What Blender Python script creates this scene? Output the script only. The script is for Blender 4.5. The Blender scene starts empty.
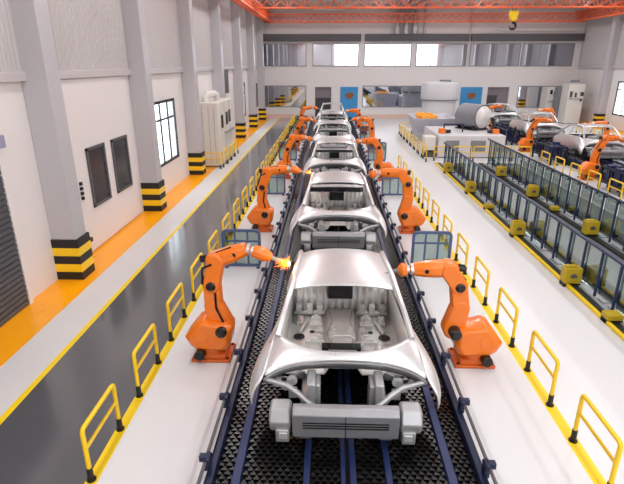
import bpy, bmesh, math, random
from mathutils import Vector, Matrix
random.seed(7)
S = bpy.context.scene
COL = S.collection

# ---------------------------------------------------------------- camera, light, exposure
F = 490.0
TH = math.atan(178 / F)
PS = math.atan(17 * math.cos(TH) / F)
cd = bpy.data.cameras.new('camera')
cam = bpy.data.objects.new('camera', cd); COL.objects.link(cam)
cam.location = (0, 0, 4.6)
cam.rotation_euler = (math.pi / 2 - TH, 0, PS)
cd.sensor_width = 36; cd.lens = F / 624 * 36
cd.clip_start = .1; cd.clip_end = 300
S.camera = cam
S.view_settings.view_transform = 'Standard'
S.view_settings.look = 'None'
S.view_settings.gamma = 1
S.view_settings.use_curve_mapping = False
S.view_settings.exposure = 0.22
w = bpy.data.worlds.new('daylight'); S.world = w; w.use_nodes = True
bg = w.node_tree.nodes['Background']
bg.inputs[0].default_value = (.96, .98, 1, 1); bg.inputs[1].default_value = 4.2
LAMP_W = 170
for ly in (-6, 1.5, 9, 16.5, 24, 31.5, 39):
    for lx in (-3.2, 3.4, 10, 17):
        ld = bpy.data.lights.new('ceiling_light', 'AREA')
        ld.shape = 'RECTANGLE'; ld.size = .7; ld.size_y = 4.2
        ld.energy = LAMP_W; ld.color = (.97, .985, 1)
        lo = bpy.data.objects.new('ceiling_light', ld); COL.objects.link(lo)
        lo.location = (lx, ly, 9.15)


# ---------------------------------------------------------------- materials
def lin(c):
    return tuple(((v / 255) / 12.92 if v / 255 <= .04045 else ((v / 255 + .055) / 1.055) ** 2.4) for v in c) + (1,)


def mat(name, rgb, rough=.5, metal=0., var=.06, scale=6., bump=0., coat=0., rvar=0., emit=None, es=0):
    m = bpy.data.materials.new(name); m.use_nodes = True
    nt = m.node_tree; b = nt.nodes['Principled BSDF']
    c = lin(rgb)
    tc = nt.nodes.new('ShaderNodeTexCoord')
    nz = nt.nodes.new('ShaderNodeTexNoise'); nz.inputs['Scale'].default_value = scale
    nz.inputs['Detail'].default_value = 4
    nt.links.new(tc.outputs['Object'], nz.inputs['Vector'])
    mx = nt.nodes.new('ShaderNodeMix'); mx.data_type = 'RGBA'
    mx.inputs[6].default_value = tuple(v * (1 - var) for v in c[:3]) + (1,)
    mx.inputs[7].default_value = tuple(min(1, v * (1 + var)) for v in c[:3]) + (1,)
    nt.links.new(nz.outputs['Fac'], mx.inputs[0])
    nt.links.new(mx.outputs[2], b.inputs['Base Color'])
    b.inputs['Roughness'].default_value = rough
    b.inputs['Metallic'].default_value = metal
    if coat:
        b.inputs['Coat Weight'].default_value = coat; b.inputs['Coat Roughness'].default_value = .12
    if rvar:
        mr = nt.nodes.new('ShaderNodeMapRange')
        mr.inputs['To Min'].default_value = max(0, rough - rvar); mr.inputs['To Max'].default_value = rough + rvar
        nt.links.new(nz.outputs['Fac'], mr.inputs['Value']); nt.links.new(mr.outputs[0], b.inputs['Roughness'])
    if bump:
        bp = nt.nodes.new('ShaderNodeBump'); bp.inputs['Strength'].default_value = bump
        bp.inputs['Distance'].default_value = .02
        nt.links.new(nz.outputs['Fac'], bp.inputs['Height']); nt.links.new(bp.outputs[0], b.inputs['Normal'])
    if emit:
        b.inputs['Emission Color'].default_value = lin(emit); b.inputs['Emission Strength'].default_value = es
    return m


def glass(name, rgb, alpha, rough=.03):
    m = bpy.data.materials.new(name); m.use_nodes = True
    nt = m.node_tree; nt.nodes.clear()
    out = nt.nodes.new('ShaderNodeOutputMaterial')
    tr = nt.nodes.new('ShaderNodeBsdfTransparent'); tr.inputs[0].default_value = lin(rgb)
    gl = nt.nodes.new('ShaderNodeBsdfGlossy'); gl.inputs['Roughness'].default_value = rough
    gl.inputs[0].default_value = (.9, .95, .95, 1)
    ms = nt.nodes.new('ShaderNodeMixShader')
    lw = nt.nodes.new('ShaderNodeLayerWeight'); lw.inputs[0].default_value = .5
    fr = nt.nodes.new('ShaderNodeMath'); fr.operation = 'POWER'; fr.inputs[1].default_value = 4
    nt.links.new(lw.outputs['Facing'], fr.inputs[0])
    mt = nt.nodes.new('ShaderNodeMath'); mt.operation = 'ADD'; mt.inputs[1].default_value = alpha; mt.use_clamp = True
    nt.links.new(fr.outputs[0], mt.inputs[0]); nt.links.new(mt.outputs[0], ms.inputs[0])
    nt.links.new(tr.outputs[0], ms.inputs[1]); nt.links.new(gl.outputs[0], ms.inputs[2])
    nt.links.new(ms.outputs[0], out.inputs[0])
    return m


M = dict(
    floor=mat('white_epoxy', (213, 214, 216), .3, 0, .015, .5, rvar=.02),
    road=mat('grey_epoxy', (80, 81, 85), .19, 0, .05, .5, rvar=.02, coat=1.),
    orange_floor=mat('orange_epoxy', (252, 166, 2), .3, 0, .04, 1, rvar=.08),
    strip=mat('pale_strip', (210, 208, 208), .4, 0, .03, 1),
    line=mat('yellow_line', (240, 205, 10), .45, 0, .05, 3),
    pit=mat('grey_green_floor', (128, 138, 136), .14, 0, .3, .6, rvar=.05),
    wall=mat('wall_paint', (226, 221, 220), .6, 0, .02, .6),
    clad=mat('cladding', (192, 188, 188), .45, 0, .03, 1),
    ceil=mat('ceiling_sheet', (222, 217, 212), .6, 0, .04, .5),
    pillar=mat('pillar_paint', (186, 184, 188), .32, 0, .03, 1),
    bounce_tint=mat('salmon_bounce', (226, 196, 180), .5, 0, .04, 1),  # pinkish bounce light at the wall foot, put into the colour
    band=mat('dark_grey_housing', (84, 82, 86), .5, 0, .05, 2),
    black=mat('black_rubber', (22, 22, 24), .5, 0, .1, 10),
    gloss_black=mat('black_plastic', (16, 17, 20), .25, 0, .1, 10),
    yellow=mat('safety_yellow', (242, 200, 16), .32, 0, .05, 6),
    dullyellow=mat('machine_yellow', (186, 158, 18), .5, 0, .12, 9),
    orange=mat('robot_orange', (238, 120, 20), .3, 0, .05, 8, coat=.3),
    orange_dark=mat('robot_orange_base', (205, 92, 20), .4, 0, .08, 8),
    truss=mat('truss_orange', (244, 112, 66), .45, 0, .06, 3),
    steel=mat('pressed_steel', (216, 217, 218), .3, .6, .05, 4, rvar=.06),
    steel_in=mat('galvanised_steel', (212, 212, 210), .42, .35, .07, 9, rvar=.08),
    steel_dk=mat('grey_primer_steel', (150, 151, 154), .4, .6, .1, 7),
    chain=mat('chain_steel', (11, 10, 10), .24, 0, .3, 30, rvar=.05),
    bed=mat('conveyor_bed', (14, 14, 16), .6, 0, .2, 8),
    blue=mat('conveyor_blue', (24, 40, 84), .4, .1, .08, 6),
    navy=mat('navy_steel', (20, 30, 60), .4, .2, .15, 6),
    frame=mat('frame_blue_grey', (74, 90, 130), .45, .1, .06, 6),
    post=mat('post_blue', (40, 52, 86), .45, .1, .08, 6),
    mach=mat('machine_white', (208, 207, 210), .4, 0, .03, 2),
    mach_g=mat('machine_lilac_grey', (188, 187, 198), .45, 0, .04, 2),
    grey=mat('mid_grey', (128, 130, 136), .45, .1, .06, 4),
    cabinet=mat('cabinet_cream', (218, 214, 206), .45, 0, .03, 2),
    duct=mat('duct_steel', (186, 186, 188), .4, .35, .05, 4),
    bluedoor=mat('door_blue', (52, 142, 200), .4, 0, .04, 2),
    dark=mat('door_dark', (58, 54, 60), .4, 0, .08, 2),
    doorgrey=mat('door_grey', (128, 122, 128), .5, 0, .04, 2),
    darkwin=mat('dark_glass', (60, 60, 66), .18, 0, .1, 3),
    shutter=mat('shutter_grey', (84, 86, 92), .45, .2, .06, 3),
    lilac=mat('lilac_box', (150, 148, 178), .4, 0, .04, 2),
    tool_orange=mat('bin_orange', (250, 160, 30), .5, 0, .15, 8),
    brass=mat('emblem_brown', (140, 86, 50), .5, 0, .3, 14),
    mirror=mat('mirror_glass', (205, 210, 220), .03, 1., .02, 1),
    guard=glass('tinted_guard_glass', (176, 196, 190), .22),
    fenceglass=glass('fence_glass', (206, 218, 215), .18),
    pipe=mat('white_pipe', (214, 210, 206), .4, 0, .03, 2),
    steel_mid=mat('mid_steel', (168, 169, 171), .38, .5, .08, 7),
    trough=mat('steel_trough', (150, 156, 160), .35, .4, .25, 12),
    green=mat('signal_green', (120, 200, 60), .5, 0, .1, 8),
    spark=mat('spark_glow', (255, 150, 40), .5, 0, 0, 1, emit=(255, 110, 25), es=2.2),
    sparkcore=mat('spark_core', (255, 240, 200), .5, 0, 0, 1, emit=(255, 215, 140), es=14),
)


# ---------------------------------------------------------------- mesh helpers
class MB:
    def __init__(s):
        s.v = []; s.f = []; s.mi = []; s.cur = 0

    def add(s, vs, fs):
        o = len(s.v); s.v += [tuple(p) for p in vs]
        for f in fs:
            s.f.append([i + o for i in f]); s.mi.append(s.cur)
        return s

    def bb(s, x0, x1, y0, y1, z0, z1, mtx=None):
        vs = [Vector((x, y, z)) for z in (z0, z1) for y in (y0, y1) for x in (x0, x1)]
        if mtx: vs = [mtx @ p for p in vs]
        return s.add(vs, [(0, 2, 3, 1), (4, 5, 7, 6), (0, 1, 5, 4), (2, 6, 7, 3), (0, 4, 6, 2), (1, 3, 7, 5)])

    def tube(s, pts, r, n=10, cap=True):
        pts = [Vector(p) for p in pts]; rs = r if isinstance(r, (list, tuple)) else [r] * len(pts)
        vs = []; prev = None
        for i, p in enumerate(pts):
            d = (pts[min(i + 1, len(pts) - 1)] - pts[max(i - 1, 0)]).normalized()
            if prev is None:
                a = Vector((0, 0, 1)) if abs(d.z) < .9 else Vector((1, 0, 0))
                u = d.cross(a).normalized()
            else:
                u = (prev - d * prev.dot(d)).normalized()
            prev = u; v = d.cross(u)
            for k in range(n):
                t = 2 * math.pi * (k + .5) / n
                vs.append(p + (u * math.cos(t) + v * math.sin(t)) * rs[i])
        fs = []
        for i in range(len(pts) - 1):
            for k in range(n):
                fs.append((i * n + k, i * n + (k + 1) % n, (i + 1) * n + (k + 1) % n, (i + 1) * n + k))
        if cap:
            fs.append(tuple(range(n))[::-1]); fs.append(tuple((len(pts) - 1) * n + k for k in range(n)))
        return s.add(vs, fs)

    def bar(s, p0, p1, t=.03, h=None):
        """square section bar"""
        h = h or t
        p0 = Vector(p0); p1 = Vector(p1); d = (p1 - p0).normalized()
        a = Vector((0, 0, 1)) if abs(d.z) < .95 else Vector((0, 1, 0))
        u = d.cross(a).normalized() * t / 2; v = d.cross(u).normalized() * h / 2
        vs = [p + a_ * u + b_ * v for p in (p0, p1) for a_, b_ in ((-1, -1), (1, -1), (1, 1), (-1, 1))]
        return s.add(vs, [(0, 1, 2, 3), (7, 6, 5, 4), (0, 4, 5, 1), (1, 5, 6, 2), (2, 6, 7, 3), (3, 7, 4, 0)])

    def prism(s, poly, a0, a1, axis='y', ch=0):
        """poly in the plane across axis; optional chamfer at both ends"""
        n = len(poly)
        cx = sum(p[0] for p in poly) / n; cy = sum(p[1] for p in poly) / n
        sg = 1 if a1 > a0 else -1
        if ch:
            rm = sum(math.hypot(p[0] - cx, p[1] - cy) for p in poly) / n; k = 1 - ch / rm
            rings = [(a0, k), (a0 + sg * ch, 1), (a1 - sg * ch, 1), (a1, k)]
        else:
            rings = [(a0, 1), (a1, 1)]
        vs = []
        for a, k in rings:
            for p in poly:
                u = cx + (p[0] - cx) * k; v = cy + (p[1] - cy) * k
                vs.append({'y': (u, a, v), 'x': (a, u, v), 'z': (u, v, a)}[axis])
        fs = [tuple(range(n))]
        for r in range(len(rings) - 1):
            for k in range(n):
                fs.append((r * n + k, (r + 1) * n + k, (r + 1) * n + (k + 1) % n, r * n + (k + 1) % n))
        fs.append(tuple((len(rings) - 1) * n + k for k in range(n))[::-1])
        return s.add(vs, fs)

    def grid(s, rows, close=False):
        m = len(rows[0]); vs = [p for r in rows for p in r]; fs = []
        for i in range(len(rows) - 1):
            for k in range(m - 1 + (1 if close else 0)):
                fs.append((i * m + k, i * m + (k + 1) % m, (i + 1) * m + (k + 1) % m, (i + 1) * m + k))
        return s.add(vs, fs)

    def lathe(s, prof, c=(0, 0, 0), axis='z', n=28):
        rows = []
        for r, h in prof:
            row = []
            for k in range(n):
                t = 2 * math.pi * k / n; a = r * math.cos(t); b = r * math.sin(t)
                p = {'z': (a, b, h), 'y': (a, h, b), 'x': (h, a, b)}[axis]
                row.append((p[0] + c[0], p[1] + c[1], p[2] + c[2]))
            rows.append(row)
        return s.grid(rows, True)

    def build(s, name, m, parent=None, bevel=0, seg=2, sub=0, solid=0, ang=35, smooth=True, loc=None):
        me = bpy.data.meshes.new(name)
        me.from_pydata([tuple(v) for v in s.v], [], s.f)
        ms = m if isinstance(m, (list, tuple)) else [m]
        for q in ms: me.materials.append(q)
        if len(ms) > 1:
            me.polygons.foreach_set('material_index', s.mi)
        bm = bmesh.new(); bm.from_mesh(me); bmesh.ops.recalc_face_normals(bm, faces=bm.faces); bm.to_mesh(me); bm.free()
        if smooth:
            me.polygons.foreach_set('use_smooth', [True] * len(me.polygons))
            if not sub: me.set_sharp_from_angle(angle=math.radians(ang))
        me.update()
        o = bpy.data.objects.new(name, me); COL.objects.link(o)
        if parent: o.parent = parent
        if loc: o.location = loc
        if sub:
            q = o.modifiers.new('s', 'SUBSURF'); q.levels = q.render_levels = sub
        if solid:
            q = o.modifiers.new('t', 'SOLIDIFY'); q.thickness = solid; q.offset = 0
        if bevel:
            q = o.modifiers.new('b', 'BEVEL'); q.width = bevel; q.segments = seg; q.limit_method = 'ANGLE'
            q.angle_limit = math.radians(40)
        return o


def thing(name, label, cat, loc=(0, 0, 0), rz=0, group=None):
    o = bpy.data.objects.new(name, None); COL.objects.link(o)
    o.location = loc; o.rotation_euler = (0, 0, rz); o.empty_display_size = .2
    o['label'] = label; o['category'] = cat
    if group: o['group'] = group
    return o


def tag(o, label, cat, group=None):
    o['label'] = label; o['category'] = cat
    if group: o['group'] = group
    return o


def struct(o):
    o['kind'] = 'structure'; return o


def copy_tree(o, parent=None):
    c = o.copy(); COL.objects.link(c); c.parent = parent
    for ch in list(o.children): copy_tree(ch, c)
    return c


def dup(o, loc, rz, label):
    c = copy_tree(o); c.location = loc; c.rotation_euler = (0, 0, rz); c['label'] = label
    return c


ORD = ['nearest', 'second', 'third', 'fourth', 'fifth', 'sixth', 'seventh', 'eighth', 'ninth', 'tenth', 'eleventh', 'twelfth',
       'thirteenth', 'fourteenth', 'fifteenth', 'sixteenth', 'seventeenth', 'eighteenth', 'nineteenth', 'twentieth',
       'twenty-first', 'twenty-second', 'twenty-third', 'twenty-fourth', 'twenty-fifth', 'twenty-sixth', 'twenty-seventh']


def hull(circs, n=10):
    """convex outline round circles (x, z, r)"""
    pts = []
    for x, z, r in circs:
        for k in range(n * 2):
            t = math.pi * k / n; pts.append((x + r * math.cos(t), z + r * math.sin(t)))
    pts = sorted(set((round(a, 5), round(b, 5)) for a, b in pts))

    def half(ps):
        h = []
        for p in ps:
            while len(h) > 1 and (h[-1][0] - h[-2][0]) * (p[1] - h[-2][1]) - (h[-1][1] - h[-2][1]) * (p[0] - h[-2][0]) <= 0: h.pop()
            h.append(p)
        return h[:-1]
    return half(pts) + half(pts[::-1])


# ---------------------------------------------------------------- the hall
Y0, Y1, XL, XR, ZC = -9.0, 45.5, -6.1, 21.5, 9.4

b = MB()
strips = [(XL, -5.25, 2), (-5.25, -4.5, 3), (-4.5, -4.4, 4), (-4.4, -2.8, 1), (-2.8, -2.66, 4), (-2.66, 3.14, 0), (3.14, 3.3, 4),
          (3.3, 5.25, 0), (5.25, 9.3, 5), (9.3, 20.2, 0), (20.2, XR, 2)]
for x0, x1, mi in strips:
    cuts = [Y0, 24.3, Y1] if mi == 5 else ([Y0, 22.8, Y1] if (x0, x1) == (3.14, 3.3) else [Y0, Y1])
    for i in range(len(cuts) - 1):
        b.cur = mi if i == 0 else 0
        b.add([(x0, cuts[i], 0), (x1, cuts[i], 0), (x1, cuts[i + 1], 0), (x0, cuts[i + 1], 0)], [(0, 1, 2, 3)])
b.cur = 0
b.bb(XL - .3, XR + .3, Y0 - .3, Y1 + .3, -.2, -.01)
struct(b.build('floor', [M['floor'], M['road'], M['orange_floor'], M['strip'], M['line'], M['pit']], smooth=False))
fme = bpy.data.objects['floor'].data
for p in fme.polygons:
    if p.normal.z < 0 and p.center.z > -.005: p.flip()


def wall(name, axis, pos, th, a0, a1, z0, z1, holes, m):
    """slab across axis at pos, thickness th outward, rectangular openings (a0,a1,z0,z1)"""
    b = MB()
    as_ = sorted(set([a0, a1] + [h[0] for h in holes] + [h[1] for h in holes]))
    zs = sorted(set([z0, z1] + [h[2] for h in holes] + [h[3] for h in holes]))
    lo, hi = min(pos, pos + th), max(pos, pos + th)
    for i in range(len(as_) - 1):
        j = 0
        while j < len(zs) - 1:
            def op(jj): return any(h[0] - 1e-6 < (as_[i] + as_[i + 1]) / 2 < h[1] + 1e-6 and h[2] < (zs[jj] + zs[jj + 1]) / 2 < h[3] for h in holes)
            if op(j): j += 1; continue
            k = j
            while k + 1 < len(zs) - 1 and not op(k + 1): k += 1
            if axis == 'x': b.bb(lo, hi, as_[i], as_[i + 1], zs[j], zs[k + 1])
            else: b.bb(as_[i], as_[i + 1], lo, hi, zs[j], zs[k + 1])
            j = k + 1
    return struct(b.build(name, m, smooth=False))


left_wins = [(17.2, 19.8, 1.1, 3.3), (34.2, 37.0, 1.1, 3.3)]
right_wins = [(35.6, 38.9, 1.05, 3.35), (29.5, 33, 1.05, 3.35), (23, 27, 1.05, 3.35)]
wall('wall_left', 'x', XL, -.25, Y0, Y1, 0, ZC, left_wins, M['wall'])
wall('wall_right', 'x', XR, .25, Y0, Y1, 0, ZC, right_wins, M['wall'])
doorways = [(-1.22, .23, 0, 2.68), (13.96, 15.85, 0, 2.70)]
wall('wall_back', 'y', Y1, .3, XL, XR, 0, ZC, doorways, M['wall'])
front_open = [(1.0, 20.5, 4.3, 8.4)]
wall('wall_front', 'y', Y0, -.25, XL, XR, 0, ZC, front_open, M['wall'])
struct(MB().bb(XL - .25, XR + .25, Y0 - .25, Y1 + .3, ZC, ZC + .15).build('ceiling', M['ceil'], smooth=False))
b = MB()  # thin strips along the back wall foot, painting in the pink bounced light
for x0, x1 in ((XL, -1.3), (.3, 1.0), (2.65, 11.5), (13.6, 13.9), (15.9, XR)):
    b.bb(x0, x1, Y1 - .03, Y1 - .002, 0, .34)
struct(b.build('bounce_band_back', M['bounce_tint'], smooth=False))


def window(n, axis, pos, a0, a1, z0, z1, cols, rows, fm, pane=None, fw=.07, inset=0, out=.06):
    """frame with mullions; pos is the face, frame sticks out by `out` into the room (sign carried by out)"""
    b = MB()
    def put(u0, u1, v0, v1, d0, d1, q=b):
        lo, hi = min(pos + d0, pos + d1), max(pos + d0, pos + d1)
        if axis == 'x': q.bb(lo, hi, u0, u1, v0, v1)
        else: q.bb(u0, u1, lo, hi, v0, v1)
    put(a0, a1, z0 - fw / 2, z0 + fw / 2, inset, out); put(a0, a1, z1 - fw / 2, z1 + fw / 2, inset, out)
    put(a0 - fw / 2, a0 + fw / 2, z0 - fw / 2, z1 + fw / 2, inset, out); put(a1 - fw / 2, a1 + fw / 2, z0 - fw / 2, z1 + fw / 2, inset, out)
    for c in cols: put(c - fw / 3, c + fw / 3, z0, z1, inset, out * .85)
    for r in rows: put(a0, a1, r - fw / 3, r + fw / 3, inset, out * .8)
    o = struct(b.build('window_%d' % n, fm, smooth=False))
    if pane:
        q = MB(); put(a0, a1, z0, z1, out * .1 + inset, out * .3 + inset, q)
        struct(q.build('window_pane', pane, o, smooth=False))
    return o


wn = 1
clear = glass('clear_glass', (245, 250, 252), .02)
for a0, a1, z0, z1 in left_wins:
    wd = a1 - a0
    window(wn, 'x', XL, a0, a1, z0, z1, (a0 + wd / 3, a0 + 2 * wd / 3), (z0 + .72 * (z1 - z0),), M['gloss_black'], clear, .1, -.02, .03); wn += 1
for a0, a1, z0, z1 in right_wins:
    wd = a1 - a0
    window(wn, 'x', XR, a0, a1, z0, z1, (a0 + wd / 3, a0 + 2 * wd / 3), (z0 + .78 * (z1 - z0),), M['gloss_black'], clear, .1, .02, -.03); wn += 1
for x0, x1, cs in ((-5.81, -2.01, ()), (-1.4, 2.53, (.2, 1.4)), (3.07, 7.04, (4.4, 5.75)), (7.51, 11.77, (8.8,)),
                   (12.1, 16.31, (13.2, 14.3, 15.3)), (16.48, 20.81, (18.0, 19.4))):
    window(wn, 'y', Y1, x0, x1, 4.44, 6.22, cs, (), M['grey'], M['mirror'], .06, 0, -.05); wn += 1
for x0, x1, cs in ((-5.93, -2.02, ()), (3.02, 7.09, ()), (7.15, 8.42, ()), (16.63, 20.68, ())):
    window(wn, 'y', Y1, x0, x1, 1.0, 2.77, cs, (), M['grey'], M['mirror'], .06, 0, -.05); wn += 1
window(wn, 'y', Y0, 1.0, 20.5, 4.3, 8.4, [1 + 6.5 * k for k in range(1, 3)], (), M['grey'], None, .1, -.15, .04)

# roller housings over the upper windows
tn = 1
for x0, x1 in ((-6.0, 2.72), (3.04, 11.84), (12.02, 21.4)):
    b = MB(); b.bb(x0, x1, Y1 - .35, Y1 - .002, 6.43, 7.0); b.bb(x0, x1, Y1 - .38, Y1 - .3, 6.43, 6.5)
    struct(b.build('trim_%d' % tn, M['band'], bevel=.02)); tn += 1
# floor level ledges on the long walls and ribbed cladding above
for side, X, sg in (('left', XL, 1), ('right', XR, -1)):
    x0, x1 = sorted((X, X + sg * .12))
    struct(MB().bb(x0, x1, Y0, Y1, 4.28, 4.46).build('trim_%d' % tn, M['clad'], bevel=.01)); tn += 1
    rows = []
    y = Y0
    lo = []; hi = []
    while y < Y1 - .01:
        for dy, dx in ((0, .02), (.05, .02), (.07, .06), (.12, .06), (.14, .02)):
            lo.append((X + sg * dx, min(y + dy, Y1), 4.46)); hi.append((X + sg * dx, min(y + dy, Y1), ZC))
        y += .14
    struct(MB().grid([lo, hi]).build('wall_%s_cladding' % side, M['clad'], smooth=False))

# doors on the back wall
b = MB(); b.bb(-1.4, .4, Y1 + .3, Y1 + .4, 0, 2.8)
o = struct(b.build('door_1', M['doorgrey'], smooth=False))
struct(MB().bb(-1.14, .15, Y1 + .2, Y1 + .28, .0, 1.75).build('door_panel', M['dark'], o, smooth=False))
b = MB(); b.bb(13.8, 16, Y1 + .3, Y1 + .4, 0, 2.8)
o = struct(b.build('door_2', M['doorgrey'], smooth=False))
struct(MB().bb(14.02, 14.9, Y1 + .2, Y1 + .28, .0, 2.0).build('door_panel', M['dark'], o, smooth=False))
for n, x0, x1 in ((3, 1.04, 2.59), (4, 11.61, 13.5)):
    b = MB(); b.bb(x0, x1, Y1 - .07, Y1 - .01, .02, 2.7)
    o = struct(b.build('door_%d' % n, M['bluedoor'], bevel=.01))
    cx = (x0 + x1) / 2 + .02; zz = 1.95
    e = MB(); e.bb(cx - .38, cx + .38, Y1 - .10, Y1 - .07, zz - .1, zz + .2); e.bb(cx - .24, cx + .2, Y1 - .11, Y1 - .07, zz - .26, zz - .1)
    e.bb(cx - .1, cx + .3, Y1 - .12, Y1 - .07, zz + .1, zz + .28)
    e.build('door_emblem', M['brass'], o, bevel=.02)
    MB().tube([(x0 + .12, Y1 - .13, .95), (x0 + .12, Y1 - .13, 1.3)], .025).build('door_handle', M['steel_dk'], o)

# left wall shutter, sliding door with two dark windows
b = MB(); b.bb(XL, XL + .05, 4.5, 8.75, 0, 3.15)
z = .05
while z < 3.1:
    b.bb(XL + .05, XL + .08, 4.52, 8.73, z, z + .07); z += .11
o = struct(b.build('door_5', M['shutter'], smooth=False))
struct(MB().bb(XL, XL + .15, 4.3, 8.95, 3.15, 3.38).build('door_header', M['lilac'], o, bevel=.02))
struct(MB().bb(XL, XL + .09, 8.75, 8.85, 0, 3.15).build('door_jamb', M['wall'], o))
b = MB(); b.bb(XL, XL + .05, 11.45, 15.15, .05, 4.27)
o = struct(b.build('door_6', M['wall'], bevel=.01))
for y0, y1 in ((12.05, 13.1), (13.55, 14.65)):
    f = MB()
    for u0, u1, v0, v1 in ((y0, y1, 1.1, 1.17), (y0, y1, 2.55, 2.62), (y0, y0 + .08, 1.1, 2.62), (y1 - .08, y1, 1.1, 2.62)): f.bb(XL + .04, XL + .09, u0, u1, v0, v1)
    f.cur = 1; f.bb(XL + .04, XL + .06, y0 + .05, y1 - .05, 1.12, 2.6)
    struct(f.build('door_window', [M['band'], M['darkwin']], o, smooth=False))
f = MB()
for k in range(4): f.bb(XL + .05, XL + .1, 11.5, 11.58, 1.45 + k * .12, 1.53 + k * .12)
f.bb(XL + .05, XL + .12, 11.5, 11.62, .35, .45)
struct(f.build('door_handle', M['gloss_black'], o))


# pillars
def make_pillar():
    t = thing('pillar', '', 'pillar', (0, 0, 0), 0, None)
    b = MB(); b.bb(0, .55, .02, .51, 0, ZC)
    b.build('shaft', M['pillar'], t, bevel=.015)
    g = MB()
    for k in range(5):
        g.cur = k % 2
        g.bb(0, .6, -.02, .55, k * .19, (k + 1) * .19)
    g.build('guard_band', [M['black'], M['yellow']], t, smooth=False)
    return t


pil = make_pillar()
pys = [10.0, 15.5, 21.2, 26.8, 32.7, 38.5, 43.9]
pl = ['nearest pillar with striped foot on the left wall, right of the grey shutter',
      'striped foot pillar on the left wall between dark door windows and black window',
      'striped foot pillar on the left wall just before the tall white cabinet',
      'pillar rising behind the tall white cabinet on the left wall',
      'striped foot pillar just beyond the tall white cabinet on the left wall',
      'striped foot pillar, second beyond the white cabinet on the left wall',
      'farthest left pillar standing in the back corner']
pil.location = (XL, pys[0], 0); pil['label'] = pl[0]; pil['group'] = 'wall pillars'
for y, l in zip(pys[1:], pl[1:]): dup(pil, (XL, y, 0), 0, l)
dup(pil, (XL, 4.4 - .5, 0), 0, 'left wall pillar outside the frame beside the shutter')
dup(pil, (XL, -1.6, 0), 0, 'left wall pillar behind the viewpoint')
for y, l in ((40.4, 'right wall pillar with striped foot, left of the black framed window'),
             (34.6, 'right wall pillar beyond the black framed window at the frame edge'),
             (28.8, 'third right wall pillar from the back corner, outside the frame'), (22, 'fourth right wall pillar from the back corner'),
             (15, 'fifth right wall pillar from the back corner'), (8, 'sixth right wall pillar from the back corner')):
    dup(pil, (XR, y, 0), math.pi, l)


# ---------------------------------------------------------------- roof steel
def lattice(b, p0, p1, h, n, t=.07, depth=.0):
    """lattice girder from p0 to p1 (bottom chord), h high; with depth a box girder across"""
    p0 = Vector(p0); p1 = Vector(p1); d = (p1 - p0) / n; up = Vector((0, 0, h))
    side = Vector((0, 0, 1)).cross((p1 - p0).normalized()) * depth
    for off in ([Vector((0, 0, 0)), side] if depth else [Vector((0, 0, 0))]):
        b.bar(p0 + off, p1 + off, t * 1.4); b.bar(p0 + off + up, p1 + off + up, t * 1.4)
        for i in range(n):
            a = p0 + off + d * i
            b.bar(a, a + d + up, t * .7); b.bar(a + up, a + d, t * .7)
            b.bar(a, a + up, t * .6)
    if depth:
        for i in range(n):
            a = p0 + d * i
            b.bar(a, a + side + d, t * .6); b.bar(a + up, a + up + side + d, t * .6)
            b.bar(a, a + side, t * .6); b.bar(a + side, a + d, t * .6)


rt = [(44.7, 7.86, .62, 44, 'deep red-orange roof truss nearest the back wall, spanning the hall'),
      (35.6, 8.05, .85, 30, 'orange roof truss one bay in front of the back wall truss'),
      (26.5, 8.05, .85, 30, 'orange roof truss over the middle of the hall'),
      (17.5, 8.05, .85, 30, 'orange roof truss over the second and third car bodies'),
      (8.5, 8.05, .85, 30, 'orange roof truss over the nearest robots, above the frame')]
for y, z, h, n, l in rt:
    b = MB(); lattice(b, (XL + .7, y, z), (XR - .7, y, z), h, n, .055, -.45)
    tag(b.build('roof_truss', M['truss'], smooth=False), l, 'truss', 'roof trusses')
for x, l in ((-4.98, 'orange lattice crane runway along the left pillars'), (20.42, 'orange lattice crane runway along the right wall')):
    b = MB(); lattice(b, (x, Y0 + .5, 7.95), (x, Y1 - .3, 7.95), .7, 74, .055, .42 if x < 0 else -.42)
    b.bb(*((x - .05, x + .12) if x < 0 else (x - .12, x + .05)), Y0 + .5, Y1 - .3, 7.86, 7.96)
    tag(b.build('crane_runway', M['truss'], smooth=False), l, 'crane runway', 'crane runways')
# ceiling purlins (sheets' ribs)
b = MB()
for k in range(28):
    y = Y0 + 1 + k * 2
    if y < Y1: b.bb(XL, XR, y, y + .1, ZC - .16, ZC - .002)
struct(b.build('trim_%d' % tn, M['ceil'], smooth=False)); tn += 1
# ducts
for i, x in enumerate((5.7, 6.45, 7.2)):
    o = MB().tube([(x, 45.1, 7.0), (x, 45.1, 8.7), (x, 44.0, 9.1), (x, 36, 9.1)], .22, 14).build('ventilation_duct', M['duct'])
    tag(o, '%s of the three fat grey vertical ducts above the back windows' % ('leftmost', 'middle', 'rightmost')[i], 'duct', 'vertical ducts')
tag(MB().tube([(8.05, 45.38, 7.01), (8.05, 45.38, 9.38)], .1, 10).build('conduit', M['duct']), 'thin grey conduit just right of the three fat ducts', 'pipe')
tag(MB().tube([(11.93, 45.42, 4.3), (11.93, 45.42, 9.38)], .07, 8).build('conduit', M['pipe']),
    'thin pale conduit running down between the fourth and fifth upper windows', 'pipe')
tag(MB().tube([(-1.2, 42.5, 8.75), (1.0, 42.5, 8.75), (2.3, 40, 9.1), (4.2, 37, 9.1)], .14, 10).build('roof_pipe', M['pipe']),
    'pale bent pipe under the roof above the blue door', 'pipe')
tag(MB().tube([(13.5, 45.1, 8.7), (13.8, 45.1, 7.5), (14.3, 45.1, 7.3), (20.8, 45.1, 7.3)], .05, 8).build('roof_pipe', M['pipe']),
    'thin pale pipe looping above the right housing beside the crane hook', 'pipe')

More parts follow.
